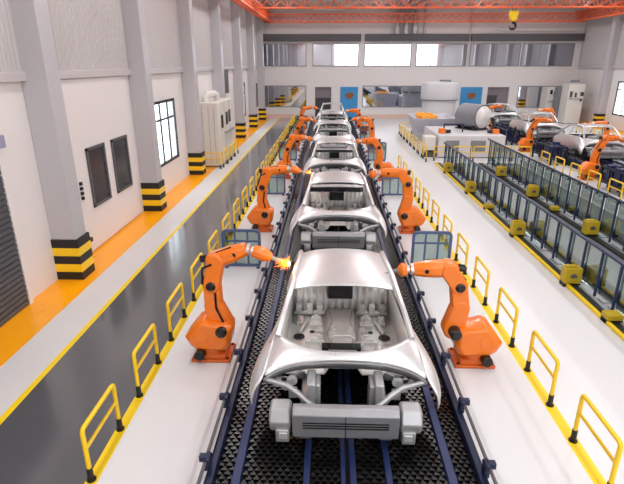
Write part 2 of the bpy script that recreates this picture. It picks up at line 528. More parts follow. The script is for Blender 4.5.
# crane hook
t = thing('crane_hook', 'yellow and black crane hook hanging below the roof truss on the right', 'crane hook', (11.9, 35.2, 0))
MB().bb(-.28, .28, -.15, .15, 7.5, 7.82).build('hook_block', M['yellow'], t, bevel=.05)
b = MB(); b.lathe([(.01, -.18), (.2, -.18), (.24, -.1), (.24, .1), (.2, .18), (.01, .18)], (0, 0, 7.42), 'y', 18)
b.build('pulley', M['yellow'], t)
pts = [(.0, 0, 7.25), (0, 0, 7.12)] + [(.2 * math.sin(a) , 0, 6.93 + .2 * math.cos(a)) for a in [math.radians(q) for q in range(0, 271, 22)]]
MB().tube(pts, [.07, .07] + [.085] * 9 + [.07, .05, .03, .02][:len(pts) - 11], 10).build('hook', M['gloss_black'], t)
b = MB()
for dx in (-.12, .12): b.tube([(dx, 0, 7.8), (dx, 0, 8.1)], .02, 6)
b.build('cable', M['gloss_black'], t)


# ---------------------------------------------------------------- conveyor lines
def make_conveyor(x, y0, y1, label, fine_to):
    t = thing('chain_conveyor', label, 'conveyor', (x, 0, 0))
    W = 1.55
    MB().bb(-W + .06, W - .06, y0, y1, .02, .2).build('bed', M['bed'], t, smooth=False)
    lanes = [-1.22, -.44, -.03, .08, .48, 1.18]
    wds = [.10, .07, .05, .07, .07, .10]
    for lx, lw in zip(lanes, wds):
        b = MB(); b.bb(lx - lw / 2, lx + lw / 2, y0, y1, .2, .285)
        b.build('guide_rail', M['blue'], t, bevel=.008)
    edges = [-W + .07] + [e for lx, lw in zip(lanes, wds) for e in (lx - lw / 2, lx + lw / 2)] + [W - .07]
    for i in range(0, len(edges), 2):
        a, c = edges[i] + .008, edges[i + 1] - .008
        if c - a < .05: continue
        b = MB(); y = y0; k = 0; pit = .064
        nb = max(2, round((c - a) / .09))
        while y < y1 - .05:
            if y < fine_to:
                for j in range(nb):
                    u = a + (c - a) * (j + .5 * (k % 2)) / nb; v = min(c, u + (c - a) / nb * .74)
                    if k % 2 and j == nb - 1: v = c
                    b.bb(u + .004, v, y, y + .031, .215, .25 + .004 * (j % 2))
                    b.bb(u + .02, min(u + .045, c), y + .034, y + .066, .215, .243)
                y += pit
            else:
                b.bb(a, c, y, y + .09, .215, .25); y += .15
            k += 1
        b.build('chain_track', M['chain'], t, smooth=False)
    for s in (-1, 1):
        b = MB(); b.bb(min(s * W, s * (W - .09)), max(s * W, s * (W - .09)), y0, y1, 0.0, .34)
        b.build('side_beam', M['navy'], t, bevel=.012)
        b = MB(); b.tube([(s * (W + .015), y0, .45), (s * (W + .015), y1, .45)], .02, 8)
        b.build('side_rail', M['band'], t)
        y = y0 + .62
        while y < y1:
            b = MB(); X = s * W
            b.bb(X - .045, X + .03, y - .04, y + .04, .30, .47)
            b.tube([(X, y - .07, .45), (X, y + .07, .45)], .045, 8)
            b.bb(*sorted((X, X + s * .09)), y - .035, y + .035, .42, .50)
            b.build('rail_clamp', M['navy'], t, bevel=.01)
            y += 1.07
    return t


make_conveyor(.24, 2.6, 42.5, 'long dark chain conveyor with blue rails carrying the central row of car bodies', 17)
make_conveyor(13.1, 14, 43.5, 'dark chain conveyor on the right carrying the second row of car bodies', 0)


# ---------------------------------------------------------------- car body shell
def mir(pts): return [(-p[0], p[1], p[2]) for p in pts]


def make_car():
    t = thing('car_body_shell', '', 'car body', (0, 0, 0), 0, 'bare steel car bodies')
    # roof
    rows = []
    for y, w_, z in ((1.50, .70, 1.73), (1.54, .71, 1.765), (1.8, .70, 1.785), (2.2, .665, 1.785), (2.65, .64, 1.765), (2.98, .66, 1.70), (3.03, .66, 1.66)):
        rows.append([(w_ * u, y - (.05 * (1 - u * u) if y < 1.5 else -.06 * (1 - u * u) * (y > 2.6)), z - .07 * abs(u) ** 3) for u in (-1, -.93, -.7, -.35, 0, .35, .7, .93, 1)])
    MB().grid(rows).build('roof_panel', M['steel'], t, sub=2, solid=.02)
    # deck lip: curved sill between the two quarter panels, with a darker folded lower face
    up = [(0, .66, 1.20), (.25, .67, 1.205), (.48, .71, 1.225), (.68, .80, 1.25), (.80, .90, 1.27), (.88, 1.02, 1.27)]
    mid = [(0, .625, 1.18), (.25, .63, 1.18), (.50, .645, 1.185), (.72, .68, 1.18), (.87, .72, 1.17), (.98, .78, 1.15)]
    lo = [(0, .60, 1.115), (.27, .60, 1.11), (.54, .585, 1.09), (.78, .55, 1.045), (.93, .50, .99), (1.03, .44, .93)]
    lo2 = [(0, .60, 1.04), (.27, .60, 1.035), (.54, .59, 1.02), (.76, .56, .985), (.90, .52, .93), (1.0, .47, .87)]
    full = lambda p: mir(p[1:])[::-1] + p
    MB().grid([full(up), full(mid), full(lo)]).build('deck_lip', M['steel'], t, sub=2, solid=.015)
    lo3 = [(x, y + .16, z - .13) for x, y, z in lo2]
    MB().grid([full([(x, y, z - .01) for x, y, z in lo]), full(lo2), full(lo3)]).build('inner_fold', M['steel_dk'], t, sub=1, solid=.015)
    # quarter panels / body sides
    for s in (1, -1):
        g = [[(1.01, .45, .95), (1.07, .41, .88), (1.13, .37, .79), (1.15, .35, .66), (1.14, .37, .58)],
             [(.96, .68, 1.13), (1.06, .63, 1.07), (1.18, .55, .93), (1.22, .48, .78), (1.21, .48, .66)],
             [(.89, 1.00, 1.27), (.98, .96, 1.21), (1.10, .92, 1.06), (1.15, .86, .90), (1.13, .80, .72)],
             [(.86, 1.45, 1.27), (.91, 1.45, 1.20), (.98, 1.42, 1.03), (1.02, 1.40, .86), (1.0, 1.35, .7)],
             [(.83, 2.0, 1.25), (.87, 2.0, 1.18), (.91, 2.0, 1.0), (.93, 1.95, .78), (.91, 1.9, .52)],
             [(.80, 2.8, 1.22), (.85, 2.8, 1.15), (.90, 2.8, .96), (.92, 2.8, .76), (.90, 2.8, .45)],
             [(.80, 3.6, 1.17), (.87, 3.6, 1.09), (.92, 3.6, .95), (.96, 3.6, .8), (.95, 3.55, .66)],
             [(.70, 4.25, .98), (.80, 4.22, .92), (.88, 4.15, .84), (.92, 4.05, .72), (.9, 4.0, .55)]]
        g = [[(s * x, y, z) for x, y, z in r] for r in g]
        MB().grid(g).build('quarter_panel', M['steel'], t, sub=2, solid=.02)
        # window pillar and roof rail
        b = MB()
        b.tube([(s * .87, .92, 1.27), (s * .79, 1.2, 1.52), (s * .71, 1.50, 1.72), (s * .70, 1.8, 1.745), (s * .665, 2.4, 1.735), (s * .67, 2.95, 1.66),
                (s * .73, 3.4, 1.42), (s * .80, 3.72, 1.18)], [.045, .036, .036, .04, .04, .04, .045, .05], 8)
        b.build('window_pillar', M['steel'], t)
        b = MB(); b.tube([(s * .86, 1.35, 1.26), (s * .80, 1.6, 1.48), (s * .72, 1.9, 1.70)], .022, 6)
        b.build('side_pillar', M['steel'], t)
        b = MB(); b.bar((s * .85, 2.5, 1.2), (s * .68, 2.45, 1.71), .09, .05)
        b.build('side_pillar', M['steel'], t, bevel=.01)
        # inner side wall of the cabin and wheel housing
        MB().grid([[(s * .85, 1.0, 1.2), (s * .82, 1.7, 1.22), (s * .79, 3.2, 1.2)], [(s * .84, 1.0, .62), (s * .84, 1.7, .55), (s * .82, 3.2, .5)]]).build(
            'inner_side_panel', M['steel_in'], t, solid=.02)
        b = MB(); b.bb(*sorted((s * .78, s * .90)), 1.6, 3.5, .38, .54)
        b.build('rocker_sill', M['steel_dk'], t, bevel=.02)
        # wheel house: rough pressed panel below the lip
        rows = []
        for i in range(5):
            v = i / 4
            rows.append([(s * (.50 + .48 * u), .60 + .2 * v + .05 * math.sin(u * 9 + v * 7), .93 - .10 * u - .22 * v + .035 * math.sin(u * 14) * math.cos(v * 9)) for u in [k / 8 for k in range(9)]])
        wh = MB().grid(rows).build('wheel_house', M['steel_dk'], t, sub=1, solid=.015)
        b = MB()
        for q, (px, py, pz, r) in enumerate(((.66, .56, .86, .07), (.84, .55, .83, .06), (.74, .60, .74, .06))):
            b.lathe([(.01, -.03), (r, -.03), (r * .8, .03), (r * .4, .035), (.01, .01)], (s * px, py, pz), 'y', 12)
        b.bb(*sorted((s * .60, s * .70)), .48, .58, .64, .74)
        b.build('mounting_cup', M['steel'], wh)
        # strut: slanting arm from the wheel arch down to the rail
        b = MB(); b.tube([(s * 1.0, .50, .90), (s * .72, .46, .84), (s * .56, .38, .77), (s * .38, .26, .68)], [.032, .04, .042, .042], 8)
        b.build('slanting_arm', M['steel_mid'], t)
        # upright box beside the rail and the rail itself
        b = MB(); b.bb(*sorted((s * .36, s * .47)), .30, .62, .50, .98); b.bb(*sorted((s * .30, s * .37)), .36, .62, .44, .92)
        b.build('strut_tower', M['steel_mid'], t, bevel=.02)
        b = MB(); b.bb(*sorted((s * .40, s * .56)), .05, 3.4, .38, .52)
        b.build('frame_rail', M['steel_dk'], t, bevel=.02)
        # bumper crash box at the beam end
        b = MB(); b.prism([(.0, .54), (-.02, .66), (.07, .80), (.26, .80), (.32, .64), (.28, .5)], s * .64, s * .90, 'x', .03)
        b.bb(*sorted((s * .66, s * .82)), -.03, .14, .40, .57)
        cb = b.build('crash_box', M['steel_mid'], t, bevel=.015)
        MB().bb(*sorted((s * .68, s * .78)), -.045, -.025, .46, .54).build('crash_box_cap', M['steel'], cb, bevel=.005)
        # seat rails and brackets on the pan
        # interior brackets are built below
    # bumper beam
    b = MB()
    prof = [(-.01, .46), (-.04, .50), (-.04, .79), (.02, .86), (.10, .86), (.14, .78), (.12, .46)]
    b.prism(prof, -.62, .62, 'x')
    bm_ = b.build('bumper_beam', M['steel_dk'], t, bevel=.012)
    b = MB()
    for z in (.62, .655, .69): b.bb(-.50, .50, -.05, -.03, z, z + .012)
    b.bb(-.004, .004, -.05, -.03, .50, .79)
    b.build('beam_groove', M['gloss_black'], bm_)
    # floor pan with tunnel
    rows = []
    xs = [-.835, -.80, -.6, -.26, -.2, -.1, 0, .1, .2, .26, .6, .80, .835]
    for y in (1.05, 1.25, 1.32, 1.8, 2.3, 2.78):
        row = []
        for x in xs:
            z = .60 + (.10 if abs(x) < .22 else 0) + (.12 if abs(x) > .82 else 0) + 0
            row.append((x, y, z + (.0 if abs(x) < .25 else .012 * math.sin(y * 9))))
        rows.append(row)
    pan = MB().grid(rows).build('floor_pan', M['steel_in'], t, solid=.015, ang=50)
    for s in (-1, 1):
        for r, hx, hy in ((.09, .66, 2.0), (.04, .46, 2.15), (.04, .40, 1.48)):
            MB().lathe([(.004, .008), (r - .005, .008), (r, .002)], (s * hx, hy, .618), 'z', 20).build('pan_hole', M['gloss_black'], pan)
    b = MB(); b.bb(-.30, .27, 1.50, 1.64, .69, .735)
    b.build('tunnel_slot', M['gloss_black'], pan)
    b = MB()
    for s in (-1, 1):
        for cx, cy, w_, l_, h in ((.40, 2.30, .10, .07, .10), (.40, 2.42, .08, .05, .14), (.38, 1.95, .09, .05, .07), (.42, 1.84, .13, .04, .06),
                                  (.34, 2.12, .06, .05, .09), (.28, 1.78, .05, .05, .05), (.13, 2.05, .045, .05, .16), (.66, 2.45, .05, .12, .09),
                                  (.60, 1.60, .025, .08, .07), (.70, 1.60, .025, .08, .07), (.50, 1.60, .025, .08, .07)):
            bx = s * cx
            b = MB(); b.bb(bx - w_, bx + w_, cy - l_, cy + l_, .59, .60 + h)
            b.bb(bx - w_ * .5, bx + w_ * .5, cy - l_ * .5, cy + l_ * .5, .6, .63 + h)
            b.build('seat_mount', M['steel_in'], pan, bevel=.008)
    for s in (-1, 1):
        b = MB(); b.tube([(s * .20, 2.72, .72), (s * .14, 2.3, .73), (s * .22, 1.95, .73), (s * .20, 1.7, .73)], .008, 5)
        b.build('pan_bead', M['steel_dk'], pan)
        b = MB(); b.tube([(s * .56, 2.4, .66), (s * .66, 2.05, .66)], .03, 6)
        b.build('pan_channel', M['steel_in'], pan)
    MB().tube([(-.16, 1.66, .70), (-.16, 1.67, .80), (-.12, 1.68, .83), (.12, 1.68, .83), (.16, 1.67, .80), (.16, 1.66, .70)], .02, 8).build(
        'loop_handle', M['steel'], pan)
    # bulkhead with pressed ribs, dark opening
    lo = []; hi = []
    x = -.80
    while x < .80:
        for dx, dy in ((0, 0), (.045, 0), (.06, -.035), (.10, -.035)):
            lo.append((x + dx, 2.80 + dy, .62)); hi.append((x + dx, 2.90 + dy, 1.12))
        x += .115
    bh = MB().grid([lo, hi]).build('bulkhead', M['steel_in'], t, solid=.012, ang=20)
    MB().bb(-.21, .20, 2.76, 2.83, .90, 1.14).build('bulkhead_opening', M['gloss_black'], bh)
    for s in (-1, 1):
        b = MB()
        for q in (.35, .52, .70): b.bb(s * q - .05, s * q + .05, 2.68, 2.80, .64, .80)
        b.bb(s * .52 - .26, s * .52 + .26, 2.70, 2.78, .62, .68)
        b.build('bulkhead_bracket', M['steel_in'], bh, bevel=.01)
    # far end: cowl and nose structure
    rows = [[(u * .86, 3.25 + .1 * (1 - u * u), 1.16) for u in (-1, -.5, 0, .5, 1)], [(u * .84, 3.7 + .12 * (1 - u * u), 1.14) for u in (-1, -.5, 0, .5, 1)],
            [(u * .80, 4.1 + .16 * (1 - u * u), 1.02) for u in (-1, -.5, 0, .5, 1)], [(u * .76, 4.3 + .16 * (1 - u * u), .78) for u in (-1, -.5, 0, .5, 1)]]
    MB().grid(rows).build('far_deck_panel', M['steel'], t, sub=1, solid=.02)
    # cradle carrying the body on the chain
    b = MB()
    for s in (-1, 1):
        for y in (.75, 3.1): b.bb(s * .48 - .07, s * .48 + .07, y - .1, y + .1, .288, .40)
    b.bb(-.6, .6, .68, .80, .29, .33); b.bb(-.6, .6, 3.04, 3.16, .29, .33)
    b.build('cradle', M['gloss_black'], t, bevel=.01)
    return t


car = make_car()
P0 = 6.65
car_y = [4.65, 10.95, 17.7, 24.3, 31.0, 37.2]
cl = ['nearest silver car body shell on the central conveyor, open interior in full view',
      'second silver car body shell on the central conveyor, white seat brackets under its rear opening',
      'third silver car body shell on the central conveyor', 'fourth silver car body shell on the central conveyor',
      'fifth silver car body shell on the central conveyor', 'farthest silver car body shell on the central conveyor by the dark doorway']
car.location = (.24, car_y[0], 0); car['label'] = cl[0]
for y, l in zip(car_y[1:], cl[1:]): dup(car, (.27, y, 0), 0, l)
for y, l in ((23.2, 'nearest car body shell on the right conveyor, wide dark front opening'), (30.1, 'second car body shell on the right conveyor, between the orange robots'),
             (37, 'farthest car body shell on the right conveyor by the back wall')):
    dup(car, (13.1, y, 0), 0, l)


# ---------------------------------------------------------------- welding robots
def make_robot(pose, label, loc, rz, group='orange welding robots'):
    t = thing('welding_robot', label, 'robot', loc, rz, group)
    J2, J3, E, W, T = [Vector((p[0], 0, p[1])) for p in pose]
    b = MB(); b.bb(-.32, .32, -.27, .27, 0, .05)
    b.prism([(-.24, -.24), (.24, -.24), (.24, .24), (-.24, .24)], .05, .13, 'z')
    base = b.build('base_plate', M['orange_dark'], t, bevel=.012)
    for x in (-.27, .27):
        for y in (-.22, .22): MB().tube([(x, y, .04), (x, y, .075)], .022, 6).build('bolt', M['gloss_black'], base)
    b = MB(); b.lathe([(.01, .13), (.23, .13), (.23, .2), (.19, .24), (.01, .24)], (0, 0, 0), 'z', 24)
    b.build('slew_ring', M['orange_dark'], t)
    # faceted turret shell
    b = MB(); b.prism([(-.42, .42), (-.34, .26), (-.22, .17), (.24, .17), (.33, .32), (.36, .60), (.26, .68), (.0, .70), (-.10, .74), (-.20, .70)], -.24, .24, 'y', .07)
    tr = b.build('turret_shell', M['orange'], t, bevel=.02)
    b = MB(); b.prism([(-.28, .44), (-.2, .34), (-.06, .36), (-.02, .5), (-.14, .58)], -.25, -.235, 'y')
    b.build('shell_recess', M['orange'], tr, bevel=.008)
    b = MB(); b.prism([(-.28, .44), (-.2, .34), (-.06, .36), (-.02, .5), (-.14, .58)], .235, .25, 'y')
    b.build('shell_recess', M['orange'], tr, bevel=.008)
    for y0, y1 in ((-.34, -.14), (.14, .34)):
        MB().tube([(-.16, y0, .16), (-.16, y1, .16)], .085, 16).build('base_motor', M['gloss_black'], t, bevel=.01)
    # lower arm
    mid = (J2 + J3) / 2 + Vector((-.07, 0, 0))
    b = MB()
    b.prism(hull([(J2.x, J2.z, .17), (mid.x, mid.z, .14)]), -.12, .12, 'y', .025)
    b.prism(hull([(mid.x, mid.z, .135), (J3.x, J3.z, .13)]), -.112, .112, 'y', .025)
    la = b.build('lower_arm', M['orange'], t, bevel=.01)
    for s in (-1, 1):
        b = MB(); b.lathe([(.005, s * .285), (.075, s * .285), (.09, s * .275), (.1, s * .09)], (J2.x, 0, J2.z), 'y', 20)
        b.build('joint_cap', M['gloss_black'], la)
        b = MB(); b.lathe([(.005, s * .165), (.06, s * .165), (.075, s * .155), (.08, s * .09)], (J3.x, 0, J3.z), 'y', 18)
        b.build('joint_cap', M['gloss_black'], la)
    b = MB(); b.tube([J2 + Vector((.02, -.13, .12)), mid + Vector((.06, -.135, 0)), J3 + Vector((.06, -.13, -.12))], .018, 7)
    b.build('hose', M['gloss_black'], la)
    # elbow block
    b = MB(); b.prism(hull([(J3.x, J3.z, .13), (E.x, E.z, .13)]), -.14, .14, 'y', .03)
    b.prism(hull([(E.x, E.z, .115), (E.x - .08, E.z + .02, .08)]), -.11, .11, 'y', .02)
    el = b.build('elbow_block', M['orange'], t, bevel=.01)
    b = MB(); b.tube([E + Vector((-.05, -.15, -.03)), E + Vector((-.2, -.13, -.10)), J3 + Vector((-.14, -.1, .02))], .02, 7)
    b.tube([E + Vector((-.16, 0, .02)), E + Vector((-.25, 0, .0))], .06, 12)
    b.build('elbow_motor', M['gloss_black'], el)
    # forearm, tapering
    d = (W - E).normalized(); n_ = Vector((-d.z, 0, d.x))
    b = MB()
    L = (W - E).length
    sec = [(0, .13, .13), (.45 * L, .13, .125), (.68 * L, .118, .115), (L, .095, .09)]
    rows = []
    for a, hh, ww in sec:
        c = E + d * a; row = []
        for k in range(8):
            q = math.pi / 8 + k * math.pi / 4
            cx = max(-1, min(1, 1.25 * math.cos(q))); cz = max(-1, min(1, 1.25 * math.sin(q)))
            row.append(tuple(c + Vector((0, 1, 0)) * ww * cx + n_ * hh * cz))
        rows.append(row)
    b.grid(rows, True); b.f.append([0 + k for k in range(8)]); b.mi.append(0); o_ = 3 * 8; b.f.append([o_ + k for k in range(8)]); b.mi.append(0)
    fa = b.build('forearm', M['orange'], t, bevel=.012)
    b = MB(); p = E + d * .3 * L + n_ * .12; b.tube([p - d * .1 + Vector((0, -.06, 0)), p + d * .16 + Vector((0, -.06, 0))], .014, 6)
    p = E + d * .6 * L; b.tube([p + Vector((0, -.12, .0)), p + d * .02 + Vector((0, .12, 0))], .035, 10)
    b.build('forearm_hose', M['gloss_black'], fa)
    # wrist and welding tool
    d2 = (T - W).normalized(); TL = (T - W).length
    b = MB(); b.tube([W - d * .01, W + d2 * .04], .09, 16); b.tube([W + d2 * .06, W + d2 * .10], .065, 16)
    b.build('wrist_ring', M['steel'], t)
    b = MB(); b.tube([W + d2 * .035, W + d2 * .12], .05, 12); b.tube([W + d2 * .10, W + d2 * .45 * TL, W + d2 * .62 * TL], [.10, .115, .06], 10)
    b.build('tool_head', M['orange'], t, bevel=.008)
    b = MB(); b.tube([W + d2 * .6 * TL, W + d2 * .8 * TL, T], [.03, .022, .01], 8)
    b.bar(W + d2 * .62 * TL + Vector((0, -.05, 0)), W + d2 * .85 * TL + Vector((0, -.02, -.02)), .02)
    b.bar(W + d2 * .62 * TL + Vector((0, .05, 0)), W + d2 * .85 * TL + Vector((0, .02, -.02)), .02)
    b.build('welding_torch', M['steel_dk'], t)
    return t


poseL = [(.20, .56), (.06, 1.31), (.15, 1.72), (.64, 1.91), (1.25, 1.68)]
poseR = [(.36, .60), (.34, 1.36), (.53, 1.63), (1.06, 1.61), (1.44, 1.57)]
poseL2 = [(.12, .52), (.06, 1.30), (.22, 1.74), (.78, 1.83), (1.36, 1.70)]
poseR2 = [(.22, .52), (.16, 1.42), (.35, 1.72), (.95, 1.72), (1.45, 1.62)]
poseL3 = [(.18, .56), (.20, 1.25), (.42, 1.72), (.95, 1.72), (1.4, 1.55)]
PI = math.pi
LX, RX = -1.90, 2.44
make_robot(poseL, 'nearest orange robot left of the conveyor, arm bent over toward the sparks', (LX + .02, 7.08, 0), 0)
make_robot(poseR, 'nearest orange robot right of the conveyor, forearm level', (RX - .04, 7.05, 0), PI)
make_robot(poseL2, 'second orange robot left of the conveyor, beside the second car body', (LX - .02, 13.7, 0), 0)
make_robot(poseR2, 'second orange robot right of the conveyor, beside the second car body', (RX - .02, 13.7, 0), PI)
make_robot(poseL3, 'third orange robot left of the conveyor, beside the third car body', (LX, 20.7, 0), 0)
make_robot(poseR, 'third orange robot right of the conveyor, beside the third car body', (RX, 20.5, 0), PI)
make_robot(poseL3, 'fourth orange robot left of the conveyor', (LX, 27.8, 0), 0)
make_robot(poseL2, 'fourth orange robot right of the conveyor', (RX, 27.4, 0), PI)
make_robot(poseL2, 'farthest orange robot left of the conveyor, before the dark doorway', (LX, 34.6, 0), 0)
make_robot(poseR, 'farthest orange robot right of the conveyor, before the blue door', (RX, 34.4, 0), PI)
make_robot(poseL3, 'nearest orange robot on the right line, reaching to the car with the wide dark opening', (11.05, 20.9, 0), 0)
make_robot(poseL3, 'middle orange robot on the near side of the right line', (11.05, 28.0, 0), 0)
make_robot(poseL, 'farthest orange robot on the near side of the right line, beside the silver tank', (11.1, 35.6, 0), 0)
make_robot(poseR, 'orange robot on the far side of the right line, behind the nearest right car body', (15.2, 27.2, 0), PI)
make_robot(poseR2, 'orange robot on the far side of the right line, behind the second right car body', (15.2, 34.3, 0), PI)


# welding sparks
def spark(loc, label, sc):
    t = thing('welding_spark', label, 'spark', loc)
    b = MB(); b.lathe([(.002, -.035 * sc), (.02 * sc, -.02 * sc), (.03 * sc, 0), (.02 * sc, .02 * sc), (.002, .035 * sc)], (0, 0, 0), 'z', 10)
    b.build('spark_core', M['sparkcore'], t)
    b = MB(); rnd = random.Random(3)
    for k in range(150):
        a = rnd.uniform(0, 2 * PI); e = rnd.uniform(-.6, 1.0); L = rnd.uniform(.03, .15) * sc * rnd.uniform(.4, 1.2)
        dx = Vector((math.cos(a) * math.cos(e) - .5, math.sin(a) * math.cos(e), math.sin(e)))
        b.tube([dx * .02, dx * L], [.004 * sc, .001], 4)
    b.build('spark_streak', M['spark'], t)
    ld = bpy.data.lights.new('weld_light', 'POINT'); ld.energy = 4 * sc; ld.color = (1, .5, .15); ld.shadow_soft_size = .05
    lo = bpy.data.objects.new('weld_light', ld); COL.objects.link(lo); lo.parent = t; lo.location = (-.05, -.1, .08)


spark((-.60, 7.06, 1.67), 'bright orange welding sparks at the nearest car roof edge', 1.25)
spark((-.50, 13.7, 1.72), 'small welding sparks at the second car roof corner', .8)
spark((.99, 27.4, 1.72), 'tiny welding glow at the fourth car roof on its right side', .7)
spark((13.7, 27.2, 1.6), 'tiny welding glow on the nearest right conveyor car body', .7)


# ---------------------------------------------------------------- guard panels between robots
def rounded(x0, x1, z0, z1, r, top_only=False):
    pts = []
    for cx, cz, a0 in ((x1 - r, z0 + r, -90), (x1 - r, z1 - r, 0), (x0 + r, z1 - r, 90), (x0 + r, z0 + r, 180)):
        for k in range(5):
            a = math.radians(a0 + k * 22.5); pts.append((cx + r * math.cos(a), cz + r * math.sin(a)))
    return pts


def make_guard():
    t = thing('guard_screen', '', 'guard screen', (0, 0, 0), 0, 'blue framed guard screens')
    o = rounded(-.46, .46, .04, .97, .12); i = rounded(-.40, .40, .10, .91, .07)
    b = MB(); n = len(o)
    vs = [(x, y, z) for y in (-.03, .03) for pl_ in (o, i) for x, z in pl_]
    fs = []
    for k in range(n):
        q = (k + 1) % n
        fs += [(k, q, n + q, n + k), (2 * n + k, 3 * n + k, 3 * n + q, 2 * n + q), (k, 2 * n + k, 2 * n + q, q), (n + k, n + q, 3 * n + q, 3 * n + k)]
    b.add(vs, fs)
    b.bb(-.42, -.34, -.05, .05, 0, .06); b.bb(.34, .42, -.05, .05, 0, .06)
    b.build('frame', M['frame'], t)
    b = MB(); b.bb(-.17, -.13, -.02, .02, .09, .92); b.bb(.13, .17, -.02, .02, .09, .92); b.bb(-.42, .42, -.018, .018, .66, .70)
    b.build('inner_bar', M['frame'], t)
    MB().bb(-.41, .41, -.004, .004, .09, .92).build('pane', M['guard'], t)
    return t


g = make_guard()
first = True
for k, y in enumerate((10.8, 17.7, 24.6, 31.3, 37.6)):
    for x, sd in ((-2.02, 'left'), (2.44, 'right')):
        l = '%s blue framed guard screen with tinted glass %s of the conveyor' % (('nearest', 'second', 'third', 'fourth', 'farthest')[k], sd)
        if first: g.location = (x, y, 0); g['label'] = l; first = False
        else: dup(g, (x, y, 0), 0, l)


# ---------------------------------------------------------------- handrails
def make_rail(L=.85, H=.72):
    t = thing('safety_handrail', '', 'handrail', (0, 0, 0), 0, 'yellow safety handrails')
    r = .028
    pts = [(0, 0, .16), (0, 0, H - .05)] + [(0, .05 - .05 * math.cos(a), H - .05 + .05 * math.sin(a)) for a in (.5, 1.05, 1.57)]
    pts2 = [(0, L - p[1], p[2]) for p in pts[::-1]]
    b = MB(); b.tube(pts + pts2, r, 10); b.tube([(0, 0, H * .62), (0, L, H * .62)], r * .8, 8)
    b.build('rail_frame', M['yellow'], t)
    for y in (0, L):
        b = MB(); b.tube([(0, y, .005), (0, y, .18)], r * 1.25, 10); b.tube([(0, y, 0), (0, y, .015)], r * 2, 10)
        b.build('foot_sleeve', M['black'], t)
    return t


rail = make_rail()
used = [False]


def rail_at(x, y, label, rz=0, group=None):
    if not used[0]:
        used[0] = True; o = rail; o.location = (x, y, 0); o.rotation_euler = (0, 0, rz); o['label'] = label
    else: o = dup(rail, (x, y, 0), rz, label)
    if group: o['group'] = group


for k in range(24):
    rail_at(-2.74, 4.38 + 1.555 * k, '%s yellow handrail from the camera along the grey road' % ORD[k], 0, 'handrails along the grey road')
for k in range(12):
    rail_at(3.22, 4.36 + 1.56 * k, '%s yellow handrail from the camera on the line right of the central conveyor' % ORD[k], 0, 'handrails right of the central conveyor')
for k in range(8):
    rail_at(4.9, 24.6 + 1.32 * k, '%s yellow handrail in the row left of the white machine' % ORD[k], 0, 'handrails beside the white machine')
rail_at(5.0, 35.2, 'yellow handrail closing the far end of the row by the round tower', -PI / 2)
for k in range(5):
    rail_at(5.35 + k * .98, 24.9, '%s yellow handrail from the left in front of the white machine' % ('first', 'second', 'third', 'fourth', 'fifth')[k], -PI / 2, 'handrails in front of the white machine')
for k in range(6):
    rail_at(10.2, 15.4 + 1.5 * k, '%s yellow handrail between the right glass fence and the right robots' % ORD[k], 0, 'handrails before the right robots')
for k in range(4):
    rail_at(-4.93, 22.9 + 1.0 * k, '%s yellow handrail beside the tall white cabinet on the left wall' % ORD[k], 0, 'handrails round the left cabinet')
rail_at(-5.85, 22.55, 'yellow handrail across the near end of the tall white cabinet', -PI / 2, 'handrails round the left cabinet')
for k in range(4):
    rail_at(17.3, 30 + 1.5 * k, '%s yellow handrail on the far side of the right line' % ORD[k], 0, 'handrails beyond the right line')


# ---------------------------------------------------------------- glass fences
def make_fence(x, y0, y1, H, label):
    t = thing('glass_fence', label, 'fence', (x, 0, 0))
    if x < 7: MB().bb(-.33, -.26, y0, y1, 0, .07).build('yellow_kerb', M['line'], t, bevel=.01)
    MB().bb(-.26, -.10, y0, y1, 0, .055).build('black_channel', M['black'], t)
    b = MB(); b.bb(-.10, .30, y0, y1, 0, .04)
    y = y0 + .2; rnd = random.Random(5)
    while y < y1 - .5:
        b.bb(-.05 + rnd.uniform(0, .1), .14 + rnd.uniform(0, .1), y, y + rnd.uniform(.2, .5), .04, .07); y += rnd.uniform(.5, 1.1)
    b.build('trough', M['trough'], t)
    b = MB(); b.tube([(.42, y0, .14), (.42, y1, .14)], .09, 12); b.build('black_pipe', M['black'], t)
    MB().bb(0, .06, y0, y1, H - .05, H).build('top_rail', M['post'], t)
    MB().bb(.3, .36, y0, y1, .02, .10).build('bottom_rail', M['post'], t)
    y = y0; pit = .68
    n = int((y1 - y0) / pit)
    for k in range(n + 1):
        yy = y0 + k * pit
        MB().bb(0, .045, yy - .02, yy + .02, .03, H - .02).build('fence_post', M['post'], t)
        if k < n:
            MB().bb(.055, .067, yy + .03, yy + pit - .03, .12, H - .06).build('glass_pane', M['fenceglass'], t)
    return t


make_fence(5.58, 4.0, 24.1, 1.06, 'long blue post glass fence with yellow kerb, left of the two')
make_fence(7.66, 6.0, 24.1, 1.24, 'taller blue post glass fence nearer the right robots')


def control_box(x, y, w_, h, label):
    t = thing('control_box', label, 'control box', (x, y, 0), 0, 'yellow boxes along the glass fences')
    b = MB(); b.bb(-w_ / 2, w_ / 2, -.12, .12, .08, h)
    b.build('housing', M['dullyellow'], t, bevel=.02)
    for q in (-w_ / 2, w_ / 2 - .06): MB().bb(q, q + .06, -.1, .1, 0, .1).build('foot', M['black'], t)
    if h > .3:
        b = MB(); b.prism([(-.06, h * .5), (.06, h * .5), (.08, h * .62), (.0, h * .75), (-.08, h * .62)], -.135, -.115, 'y'); b.build('panel', M['band'], t)
        b = MB(); b.bb(-w_ / 2 + .02, w_ / 2 - .1, -.06, .06, h, h + .04); b.build('cap', M['dullyellow'], t, bevel=.01)


